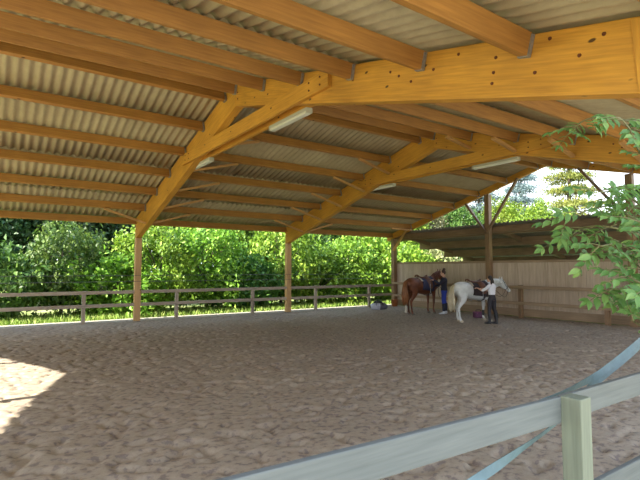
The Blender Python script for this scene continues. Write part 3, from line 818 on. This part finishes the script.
def make_horse(name, label, mats, head=(1.0, 1.5, -28), saddle=True, headdrop=0.0):
    coatm, manem, tailm, hoofm, sadm, padm = mats[:6]
    root = empty(name); tag(root, label, 'horse')
    bm = bmesh.new()
    # trunk
    loft(bm, [(-.86, 0, 1.16, .09, .13), (-.78, 0, 1.17, .20, .23), (-.60, 0, 1.17, .27, .285), (-.35, 0, 1.15, .285, .285), (-.1, 0, 1.10, .30, .30),
              (.15, 0, 1.08, .29, .325), (.36, 0, 1.11, .26, .35), (.55, 0, 1.14, .23, .33), (.70, 0, 1.14, .18, .25), (.78, 0, 1.15, .10, .15)], 20, sub=3)
    # neck, head
    hx, hz = head[0], head[1]
    loft(bm, [(.45, 0, 1.22, .18, .27), (.62, 0, 1.30, .15, .24), (.62+(hx-.62)*.5, 0, 1.30+(hz-1.30)*.55, .105, .19), (hx-.02, 0, hz-.02, .085, .14)], 16, sub=4)
    a = R(head[2]); dx, dz = math.cos(a), math.sin(a)
    def hp(t, off=0): return (hx + dx*t + dz*(-off)*-1*-1, 0, hz + dz*t + dx*off)
    loft(bm, [(*hp(-.06, .02), .07, .09), (*hp(.06, .0), .095, .135), (*hp(.18, -.02), .09, .13), (*hp(.33, -.03), .062, .09), (*hp(.45, -.03), .052, .07), (*hp(.53, -.035), .058, .068), (*hp(.57, -.04), .045, .05)], 16, sub=3)
    for s in (-1, 1):   # ears, nostril and eye ridges
        e = Vector(hp(-.03, .09)); loft(bm, [(e.x, s*.05, e.z-.02, .025, .03), (e.x+.01, s*.06, e.z+.06, .022, .03), (e.x+.03, s*.062, e.z+.13, .006, .008)], 8, up=(1, 0, 0), sub=2)
        e = Vector(hp(.12, .05)); ball(bm, (e.x, s*.078, e.z), .028)
        e = Vector(hp(.54, -.01)); ball(bm, (e.x, s*.038, e.z), .024)
        # front leg
        fx = .50
        loft(bm, [(fx-.02, s*.13, 1.10, .09, .16), (fx, s*.155, .90, .075, .11), (fx+.01, s*.155, .72, .058, .075), (fx+.01, s*.15, .50, .046, .052), (fx+.012, s*.15, .45, .044, .050),
                  (fx, s*.15, .36, .030, .036), (fx-.003, s*.15, .20, .031, .037), (fx, s*.15, .145, .040, .046), (fx+.03, s*.15, .08, .034, .038), (fx+.05, s*.15, .04, .05, .055)], 12, up=(1, 0, 0), sub=2)
        # hind leg: thigh, stifle, hock pointing back, upright shank
        b0 = -.60 + (.06 if s > 0 else -.07)
        loft(bm, [(b0+.02, s*.13, 1.18, .12, .22), (b0+.06, s*.155, .98, .115, .19), (b0+.07, s*.165, .82, .085, .135), (b0-.03, s*.16, .66, .058, .080), (b0-.11, s*.15, .55, .044, .062),
                  (b0-.125, s*.15, .50, .042, .052), (b0-.105, s*.15, .38, .033, .040), (b0-.09, s*.15, .20, .033, .040), (b0-.08, s*.15, .145, .042, .048), (b0-.05, s*.15, .08, .036, .040), (b0-.03, s*.15, .04, .05, .055)], 12, up=(1, 0, 0), sub=2)
    ball(bm, (.68, .08, 1.10), (.12, .1, .17)); ball(bm, (.68, -.08, 1.10), (.12, .1, .17))
    for s in (-1, 1): ball(bm, (-.62, s*.12, 1.14), (.2, .14, .24))
    fuse('body', bm, coatm, root, .018, 5, .5)
    for s in (-1, 1):
        for hxx, r in ((.55, .056), (-.60 + (.06 if s > 0 else -.07) - .025, .056)):
            bm = bmesh.new(); cyl(bm, (hxx+.015, s*.15, 0), (hxx, s*.15, .075), .068, .052, 16); obj('hoof', bm, hoofm, root, False)
        e = Vector(hp(.12, .055)); bm = bmesh.new(); ball(bm, (e.x+.005, s*.094, e.z), .017); obj('eye', bm, M_black, root, True)
    # mane: many overlapping locks on one side of the crest
    r = random.Random(3); bm = bmesh.new()
    crest = [Vector((.34, 0, 1.47)), Vector((.55, 0, 1.50)), Vector((.62+(hx-.62)*.5 - .12, 0, 1.30+(hz-1.30)*.55+.16)), Vector((hx-.10, 0, hz+.09)), Vector((hx+.03, 0, hz+.11))]
    for i in range(46):
        t = i/45*(len(crest)-1); k = min(int(t), len(crest)-2); p = crest[k].lerp(crest[k+1], t-k)
        w = r.uniform(.018, .03); L = r.uniform(.16, .26); sx = -1 if r.random() < .75 else 1
        loft(bm, [(p.x, 0, p.z-.02, w, .012), (p.x+.01, sx*.05, p.z-.02, w, .013), (p.x+r.uniform(-.02, .03), sx*.11, p.z-L*.6, w*.8, .012), (p.x+r.uniform(-.04, .04), sx*.13, p.z-L, w*.3, .006)], 6, up=(0, 1, .2), sub=2)
    for i in range(8):
        p = Vector(hp(.0, .11)); y = r.uniform(-.035, .035)
        loft(bm, [(p.x-.03, y, p.z, .014, .01), (p.x+.05, y, p.z-.01, .014, .01), (p.x+.12, y*1.5, p.z-.12, .006, .005)], 5, up=(0, 1, 0), sub=2)
    obj('mane', bm, manem, root, True)
    bm = bmesh.new()
    for i in range(34):
        y = r.gauss(0, .045); xo = r.gauss(0, .03); L = r.uniform(.75, 1.0)
        loft(bm, [(-.84, y*.3, 1.34, .022, .022), (-.93, y*.7, 1.26, .028, .028), (-.97+xo, y*1.2, 1.05, .030, .032), (-.97+xo*1.6, y*1.8, .72, .028, .03), (-.94+xo*1.5, y*1.6, 1.34-L, .008, .008)], 6, up=(0, 1, 0), sub=2)
    obj('tail', bm, tailm, root, True)
    # saddle pad wraps over the back
    def wrap(nm, mat, x0, x1, zb0, zb1, gap, th=.016, drop=0):
        bm = bmesh.new(); na, nx = 22, 8; rows = [[], []]
        for layer in (0, 1):
            for i in range(nx+1):
                t = i/nx; xx = x0+(x1-x0)*t
                hw = np.interp(xx, [-.6, -.35, -.1, .15, .36, .55], [.27, .285, .30, .29, .26, .23]); hh = np.interp(xx, [-.6, -.35, -.1, .15, .36, .55], [.285, .285, .30, .325, .35, .33]); zc = np.interp(xx, [-.6, -.35, -.1, .15, .36, .55], [1.17, 1.15, 1.10, 1.08, 1.11, 1.14])
                zb = zb0+(zb1-zb0)*t; row = []
                amax = math.acos(max(-1, min(1, (zb-zc)/hh)))
                for k in range(na+1):
                    aa = -amax + 2*amax*k/na
                    row.append(bm.verts.new((xx, math.sin(aa)*(hw+gap+th*layer), zc+math.cos(aa)*(hh+gap+th*layer))))
                rows[layer].append(row)
        for l in (0, 1):
            for a, b in zip(rows[l], rows[l][1:]):
                for k in range(na): bm.faces.new((a[k], a[k+1], b[k+1], b[k]) if l else (a[k], b[k], b[k+1], a[k+1]))
        def rim(A, B):
            for k in range(len(A)-1): bm.faces.new((A[k], A[k+1], B[k+1], B[k]))
        rim(rows[0][0], rows[1][0]); rim(rows[0][-1], rows[1][-1])
        rim([q[0] for q in rows[0]], [q[0] for q in rows[1]]); rim([q[-1] for q in rows[0]], [q[-1] for q in rows[1]])
        bmesh.ops.remove_doubles(bm, verts=bm.verts, dist=1e-5)
        return obj(nm, bm, mat, root, True)
    wrap('saddle_pad', padm, -.26, .44, .98, .90, .012)
    wrap('pad_edge', M_pad_w, -.32, -.23, 1.30, 1.28, .022, .018)
    sd = empty('saddle'); sd.parent = root
    bm = bmesh.new()
    loft(bm, [(-.24, 0, 1.47, .13, .035), (-.15, 0, 1.455, .14, .045), (.02, 0, 1.445, .11, .035), (.18, 0, 1.47, .085, .035), (.27, 0, 1.53, .05, .03)], 14, sub=3)
    loft(bm, [(-.27, -.12, 1.47, .02), (-.30, -.06, 1.53, .028), (-.30, .06, 1.53, .028), (-.27, .12, 1.47, .02)], 8, up=(1, 0, 0))
    obj('seat', bm, sadm, sd, True)
    for s in (-1, 1):
        bm = bmesh.new()
        loft(bm, [(.08, s*.12, 1.42, .12, .02), (.12, s*.25, 1.33, .14, .018), (.17, s*.315, 1.16, .13, .016), (.18, s*.325, 1.02, .09, .014)], 12, up=(1, 0, 0) if False else (0, 1, .1), sub=3)
        obj('flap', bm, sadm, sd, True)
        bm = bmesh.new(); cyl(bm, (.10, s*.345, 1.2), (.10, s*.35, .86), .010, n=8)
        loft(bm, [(.04, s*.352, .74, .008), (.045, s*.352, .82, .008), (.10, s*.352, .86, .008), (.155, s*.352, .82, .008), (.16, s*.352, .74, .008)], 6, up=(0, 1, 0)); box(bm, (.10, s*.352, .735), (.13, .04, .015))
        obj('stirrup', bm, M_steel, sd)
    bm = bmesh.new()
    na = 30; rings = []
    for i in range(na+1):
        aa = 2*math.pi*i/na; hw, hh, zc = .294+.014, .335+.012, 1.085
        rings.append([bm.verts.new((.24+dx_, math.sin(aa)*(hw+o_), zc+math.cos(aa)*(hh+o_))) for dx_, o_ in ((-.04, 0), (.04, 0), (.04, .012), (-.04, .012))])
    for a_, b_2 in zip(rings, rings[1:]):
        for k in range(4): bm.faces.new((a_[k], a_[(k+1) % 4], b_2[(k+1) % 4], b_2[k]))
    bmesh.ops.remove_doubles(bm, verts=bm.verts, dist=1e-5)
    obj('girth', bm, M_black, root, True)
    # bridle straps
    bm = bmesh.new()
    def ring(t, off, ry, rz_, tilt=0):
        pts = []
        for i in range(17):
            aa = 2*math.pi*i/16; o_ = math.cos(aa)*rz_; tt = t + tilt*math.cos(aa)
            p = Vector(hp(tt, off+o_)); pts.append((p.x, math.sin(aa)*ry, p.z, .010))
        loft(bm, pts, 6, up=(dx, 0, dz), sub=1)
    ring(.36, -.03, .068, .092); ring(.03, .0, .098, .145, .02)
    for s in (-1, 1):
        a_, b_2, c_ = Vector(hp(.02, .10)), Vector(hp(.2, -.0)), Vector(hp(.44, -.05))
        loft(bm, [(a_.x, s*.07, a_.z, .009), (b_2.x, s*.098, b_2.z, .009), (c_.x, s*.062, c_.z, .009)], 6, up=(0, 1, 0))
        loft(bm, [(c_.x, s*.065, c_.z, .008), (c_.x-.25, s*.12, c_.z-.28, .008), (.55, s*.2, 1.32, .008), (.35, s*.12, 1.5, .008)], 6, up=(0, 1, 0))
    obj('bridle', bm, mats[6] if len(mats) > 6 else M_black, root, True)
    return root

C_ch = coat('chestnut coat', (.21, .065, .022), (.11, .032, .013))
C_tail = coat('light chestnut hair', (.34, .14, .05), (.20, .07, .02))
M_sock = None
h1 = make_horse('chestnut_horse', 'chestnut brown horse with saddle, standing beside the person in blue jeans',
    (C_ch, coat('chestnut mane', (.14, .045, .02), (.08, .02, .01)), C_tail, M_hoof, M_leather, plain('dark blue pad', (.035, .035, .08), .8), M_black), head=(.98, 1.60, -40))
h1.location = (13.93, 13.03, 0); h1.rotation_euler = (0, 0, R(1))
h1.scale = (.98, .98, .98)
# white sock on one hind leg
bm = bmesh.new(); loft(bm, [(-.785, .15, .10, .052), (-.76, .15, .19, .056), (-.77, .15, .33, .046)], 12, up=(1, 0, 0)); obj('white_sock', bm, M_pad_w, h1, True)['label'] = 'white sock on a hind leg'
C_wh = coat('grey-white coat', (.74, .75, .74), (.55, .56, .55), None)
C_cream = coat('cream hair', (.66, .58, .42), (.48, .40, .26))
h2 = make_horse('white_pony', 'white pony with dark saddle pad and cream tail, tied at the plank wall',
    (C_wh, coat('white mane', (.70, .70, .66), (.5, .5, .46)), C_cream, M_hoofl, M_leather, plain('black brown pad', (.035, .022, .025), .85), M_black), head=(1.16, 1.44, -36))
h2.location = (13.42, 10.20, 0); h2.rotation_euler = (0, 0, R(-14)); h2.scale = (.94, .95, .91)
for s in (-1, 1):
    bm = bmesh.new(); loft(bm, [(.50, s*.15, .20, .046), (.50, s*.15, .28, .048), (.50, s*.15, .37, .045)], 12, up=(1, 0, 0)); obj('leg_wrap', bm, M_black, h2, True)['label'] = 'dark boot on a front leg'

# ------------------------------------------------------------------ people
M_skin = plain('skin', (.62, .36, .25), .5, 0, .05)
M_hair1 = plain('dark brown hair', (.045, .018, .012), .5, 0, .3, 30)
M_hair2 = plain('long black hair', (.022, .014, .014), .5, 0, .3, 30)
M_navy = plain('navy jacket', (.022, .024, .045), .8, 0, .15, 20)
M_jeans = plain('bright blue trousers', (.03, .06, .42), .8, 0, .15, 20)
M_shirt = plain('white shirt', (.80, .79, .84), .8, 0, .03, 20)
M_blackt = plain('black trousers', (.025, .022, .03), .7, 0, .15, 20)
M_boot = plain('black boot', (.02, .02, .025), .35, 0, .2, 20)
M_trainer = plain('light trainer', (.55, .55, .58), .6)

def make_person(name, label, H, arms, top, legs, shoes, hair, hairstyle, yaw, step=.07, head_down=0.1, long_boot=False):
    """faces local +x; arms: list of two (elbow, wrist, hand_dir) for y=+ and y=-"""
    k = H/1.75
    root = empty(name); tag(root, label, 'person')
    def S_(v): return tuple(c*k for c in v)
    def L(bm, secs, n=12, up=(1, 0, 0), sub=3, grow=0): loft(bm, [tuple(c*k for c in s[:3]) + tuple((q+grow)*k for q in s[3:]) for s in secs], n, up, sub)
    torso = [(0, 0, .86, .155, .11), (0, 0, .95, .165, .115), (.0, 0, 1.08, .135, .095), (0, 0, 1.20, .145, .105), (0, 0, 1.33, .165, .112), (-.005, 0, 1.42, .145, .09), (-.01, 0, 1.47, .075, .06)]
    def leg(s):
        o = step*s
        return [(0, s*.085, .92, .088, .098), (o*.3+.01, s*.092, .78, .080, .088), (o*.6+.015, s*.095, .52, .055, .060), (o*.75+.0, s*.097, .47, .052, .058), (o*.9-.02, s*.10, .33, .050, .057), (o-.025, s*.10, .14, .034, .040), (o-.02, s*.10, .08, .034, .042)]
    def foot(s, g=0):
        o = step*s
        return [(o-.06, s*.10, .04, .036+g, .032+g), (o+.02, s*.102, .05, .040+g, .042+g), (o+.10, s*.106, .032, .044+g, .027+g), (o+.165, s*.108, .024, .034+g, .018+g)]
    def arm(s, g=0):
        e, w, hd = arms[0 if s > 0 else 1]
        return [(0, s*.155, 1.40, .058+g, .058+g), (e[0]*.15, s*.185+.0*(e[1]-s*.185), 1.37, .053+g, .053+g), ((0+e[0])/2, (s*.195+e[1])/2, (1.36+e[2])/2, .045+g, .045+g), (*e, .038+g, .038+g), ((e[0]+w[0])/2, (e[1]+w[1])/2, (e[2]+w[2])/2, .036+g, .036+g), (*w, .025+g, .025+g)]
    bm = bmesh.new()
    L(bm, torso, 18)
    L(bm, [(-.01, 0, 1.44, .055), (.005, 0, 1.50, .050), (.012, 0, 1.57, .052)], 12)
    hx = .02+head_down*.15; hz = 1.635
    ball(bm, S_((hx-.005, 0, hz+.02)), S_((.095, .075, .105)))
    ball(bm, S_((hx+.035, 0, hz-.04)), S_((.062, .056, .070)))       # jaw
    ball(bm, S_((hx+.088, 0, hz-.012)), S_((.020, .013, .024)))      # nose
    ball(bm, S_((hx+.060, 0, hz-.090)), S_((.028, .026, .018)))      # chin
    for s in (-1, 1): ball(bm, S_((hx-.005, s*.076, hz-.005)), S_((.018, .010, .030)))
    for s in (-1, 1):
        L(bm, leg(s), 12, sub=2); L(bm, foot(s), 10, up=(0, 0, 1), sub=2)
        L(bm, arm(s), 10, up=(0, 0, 1), sub=2)
        e, w, hd = arms[0 if s > 0 else 1]
        w = Vector(w); hd = Vector(hd).normalized(); side = hd.cross(Vector((0, 0, 1)))
        side = side.normalized() if side.length > .1 else Vector((0, 1, 0)); nrm = side.cross(hd).normalized()
        pm = w + hd*.05
        L(bm, [(*w, .024, .022), (*(w+hd*.04), .038, .018), (*(w+hd*.085), .040, .016)], 10, up=tuple(nrm), sub=2)
        for q, ln in ((-.030, .066), (-.010, .078), (.011, .074), (.031, .058)):
            b0 = w + hd*.08 + side*q
            L(bm, [(*b0, .0095), (*(b0+hd*ln*.45-nrm*.006), .009), (*(b0+hd*ln*.8-nrm*.024), .0085), (*(b0+hd*ln*.88-nrm*.045), .0075)], 6, up=tuple(side), sub=2)
        b0 = w + hd*.03 - side*s*.034
        L(bm, [(*b0, .012), (*(b0+hd*.03-side*s*.022-nrm*.008), .0105), (*(b0+hd*.058-side*s*.024-nrm*.022), .009)], 6, up=tuple(nrm), sub=2)
    fuse('body', bm, M_skin, root, .0085*k, 3, .45)
    for s in (-1, 1):
        bm = bmesh.new(); ball(bm, S_((hx+.082, s*.030, hz+.008)), S_((.010, .014, .009))); obj('eye', bm, M_black, root, True)
    bm = bmesh.new(); ball(bm, S_((hx+.088, 0, hz-.058)), S_((.010, .024, .007))); obj('mouth', bm, plain('lips', (.45, .14, .12), .5), root, True)
    # clothes
    bm = bmesh.new(); L(bm, [(t[0], t[1], t[2], t[3]+.016, t[4]+.016) for t in torso[(1 if top[1] == 'jacket' else 2):6]] + [(-.008, 0, 1.455, .092, .076)], 18)
    for s in (-1, 1):
        a = arm(s, .013); L(bm, a[:-1] + [(a[-1][0], a[-1][1], a[-1][2], .034, .034)] if top[1] == 'jacket' else a[:4], 10, up=(0, 0, 1), sub=2)
    fuse(top[1], bm, top[0], root, .012*k, 3, .5)
    bm = bmesh.new(); L(bm, [(0, 0, .84, .12, .10), (0, 0, .90, .168, .122), (0, 0, .98, .166, .119), (0, 0, 1.06, .146, .107)], 18)
    for s in (-1, 1): L(bm, leg(s)[:-1], 12, sub=2, grow=.011)
    fuse('trousers', bm, legs, root, .012*k, 3, .5)
    for s in (-1, 1):
        bm = bmesh.new(); L(bm, foot(s, .009), 12, up=(0, 0, 1), sub=3)
        top_z = .40 if long_boot else .10
        o = step*s
        L(bm, [(o-.03, s*.10, .03, .046, .05), (o-.025, s*.10, .12, .047, .054)] + ([(o*.9-.02, s*.10, .28, .062, .068), (o*.9-.02, s*.10, .40, .064, .070)] if long_boot else []), 12, sub=2)
        fuse('boot' if long_boot else 'shoe', bm, shoes, root, .012*k, 2, .5)
    if hairstyle == 'bun':
        for s in (-1, 1):
            o = step*s; bm = bmesh.new()
            L(bm, [(o-.022, s*.10, .13, .050, .056), (o*.9-.02, s*.10, .28, .064, .071), (o*.85-.015, s*.098, .42, .068, .074)], 14, sub=3)
            obj('half_chap', bm, M_navy, root, True)
    r = random.Random(2); bm = bmesh.new()
    ball(bm, S_((hx-.022, 0, hz+.035)), S_((.098, .086, .104)))
    if hairstyle == 'bun':
        ball(bm, S_((hx-.05, 0, hz+.155)), S_((.062, .062, .055))); L(bm, [(hx-.05, 0, hz+.09, .05), (hx-.05, 0, hz+.13, .035)], 10)
    else:
        for i in range(16):
            y = -.075 + .15*i/15
            L(bm, [(hx-.05, y*.7, hz+.09, .022), (hx-.095, y, hz-.02, .026), (hx-.105, y*1.15, hz-.13, .028), (hx-.10, y*1.1, hz-.25-.03*math.cos(i), .016)], 7, up=(0, 1, 0))
    o = fuse('hair', bm, hair, root, .011*k, 2, .5)
    root.rotation_euler = (0, 0, yaw)
    return root
p1 = make_person('person', 'person in dark jacket and blue trousers with a hair bun, at the brown horse\'s head', 1.70,
    [((.22, .24, 1.22), (.42, .12, 1.36), (1, -.1, .1)), ((.16, -.25, 1.15), (.36, -.16, 1.10), (1, .2, .1))],
    (M_navy, 'jacket'), M_jeans, M_trainer, M_hair1, 'bun', R(142), .06)
p1.location = (14.58, 12.49, 0)
p2 = make_person('person', 'person in white shirt and black riding trousers with long dark hair, saddling the white pony', 1.52,
    [((.24, .26, 1.22), (.44, .20, 1.30), (1, -.2, .05)), ((.24, -.24, 1.20), (.42, -.14, 1.28), (1, .15, .05))],
    (M_shirt, 'shirt'), M_blackt, M_boot, M_hair2, 'long', R(100), .08, .4, True)
p2.location = (13.20, 9.36, 0)

# lead rope from the person's hand to the brown horse
bm = bmesh.new()
loft(bm, [(14.95, 12.82, 1.30, .012), (14.62, 12.72, 1.20, .012), (14.43, 12.64, 1.09, .012), (14.40, 12.62, .86, .012), (14.46, 12.62, .66, .010)], 6, up=(0, 1, 0))
tag(obj('lead_rope', bm, M_black), 'dark lead rope between the brown horse and the person in blue trousers', 'rope')

# ------------------------------------------------------------------ things on the sand
gb = empty('grooming_box', (14.42, 10.8, 0)); tag(gb, 'purple-pink grooming box on the sand behind the white pony', 'box')
M_pur = plain('purple plastic', (.10, .02, .07), .5, 0, .3, 12); M_pink = plain('pink plastic', (.22, .04, .12), .5)
bm = bmesh.new(); beam(bm, (-.21, 0, .13), (.21, 0, .13), .26, .24, bev=.03); obj('bin', bm, M_pur, gb)
bm = bmesh.new(); beam(bm, (-.22, 0, .265), (.22, 0, .265), .28, .03, bev=.012); obj('lid', bm, M_pink, gb)
bm = bmesh.new(); loft(bm, [(-.12, 0, .28, .014), (-.10, 0, .35, .014), (.10, 0, .35, .014), (.12, 0, .28, .014)], 8, up=(0, 1, 0)); obj('handle', bm, M_black, gb, True)
for s in (-1, 1):
    bm = bmesh.new(); box(bm, (s*.12, -.138, .22), (.05, .02, .06), .005); obj('latch', bm, M_pink, gb)
gb.rotation_euler = (0, 0, R(-25)); gb.scale = (.8, .8, .8)

bg = empty('sports_bag', (13.75, 15.35, 0)); tag(bg, 'grey and white bag with dark top lying by the far rail', 'bag'); bg.rotation_euler = (0, 0, R(-30))
M_bagw = plain('pale grey cloth', (.50, .52, .60), .8, 0, .1, 10); M_bagd = plain('dark grey cloth', (.14, .13, .16), .8)
bm = bmesh.new(); loft(bm, [(-.30, 0, .14, .13, .13), (-.18, 0, .17, .16, .16), (.02, 0, .175, .165, .17)], 16, sub=4); o = fuse('main_bag', bm, M_bagw, bg, .02, 4); 
bm = bmesh.new(); loft(bm, [(.04, 0, .17, .168, .168), (.18, 0, .165, .16, .158), (.30, 0, .13, .12, .12)], 16, sub=4); fuse('end_pocket', bm, M_bagd, bg, .02, 4)
bm = bmesh.new(); loft(bm, [(-.24, 0, .29, .09, .035), (-.08, 0, .36, .12, .06), (.10, .02, .33, .10, .045)], 12, sub=4); fuse('flap', bm, plain('black green cloth', (.03, .035, .03), .9), bg, .015, 4)
bm = bmesh.new(); loft(bm, [(-.15, -.16, .2, .012), (-.10, -.10, .42, .012), (.08, -.08, .42, .012), (.14, -.16, .2, .012)], 8, up=(0, 1, 0)); obj('strap', bm, M_black, bg, True)

bk = empty('orange_bucket', (15.62, 16.35, 0)); tag(bk, 'small orange-brown bucket at the foot of the corner column', 'bucket')
M_or = plain('faded orange plastic', (.50, .17, .06), .55)
bm = bmesh.new()
prof = [(.0, .01), (.13, .01), (.165, .30), (.178, .30), (.178, .32), (.158, .32), (.122, .03), (0, .03)]
rings = [[bm.verts.new((r_*math.cos(2*math.pi*k/20), r_*math.sin(2*math.pi*k/20), z_)) for k in range(20)] for r_, z_ in prof[1:-1]]
for a, b in zip(rings, rings[1:]):
    for k in range(20): bm.faces.new((a[k], a[(k+1) % 20], b[(k+1) % 20], b[k]))
bm.faces.new(rings[0][::-1]); bm.faces.new(rings[-1])
obj('pail', bm, M_or, bk, True)
bm = bmesh.new(); loft(bm, [(0, -.17, .29, .006), (.04, -.12, .17, .006), (.2, 0, .12, .006), (.04, .12, .17, .006), (0, .17, .29, .006)], 6, up=(1, 0, 0)); obj('handle', bm, M_steel, bk, True)

# ------------------------------------------------------------------ light, sky, camera
w = bpy.data.worlds.new('sky'); S.world = w; w.use_nodes = True
nt = w.node_tree; bgn = nt.nodes['Background']
tc = nt.nodes.new('ShaderNodeTexCoord'); sp = nt.nodes.new('ShaderNodeSeparateXYZ'); nt.links.new(tc.outputs['Generated'], sp.inputs[0])
c = ramp(nt, sp.outputs['Z'], [(0, (.86, .92, .97)), (.25, (.80, .89, 1.0)), (.9, (.50, .68, .95))])
nt.links.new(c, bgn.inputs['Color']); bgn.inputs['Strength'].default_value = 1.6
sun = bpy.data.lights.new('sun', 'SUN'); sun.energy = 9.0; sun.angle = R(.35); sun.color = (1, .93, .78)
so = bpy.data.objects.new('sun', sun); COL.objects.link(so)
d = Vector((1.42, .0, -1.0)).normalized()
so.rotation_euler = d.to_track_quat('-Z', 'Y').to_euler(); so.location = (-20, 5, 25)

cam = bpy.data.cameras.new('camera'); cam.sensor_width = 36; cam.lens = F_/640*36; cam.clip_end = 300; cam.clip_start = .05
cob = bpy.data.objects.new('camera', cam); COL.objects.link(cob)
cob.location = (0, 0, 1.73); cob.rotation_euler = (math.pi/2+PIT, 0, -YAW)
S.camera = cob
S.view_settings.view_transform = 'Standard'; S.view_settings.look = 'None'
S.view_settings.gamma = 1; S.view_settings.use_curve_mapping = False
S.view_settings.exposure = 1.05
S.cycles.max_bounces = 10; S.cycles.diffuse_bounces = 6
S.cycles.transparent_max_bounces = 8
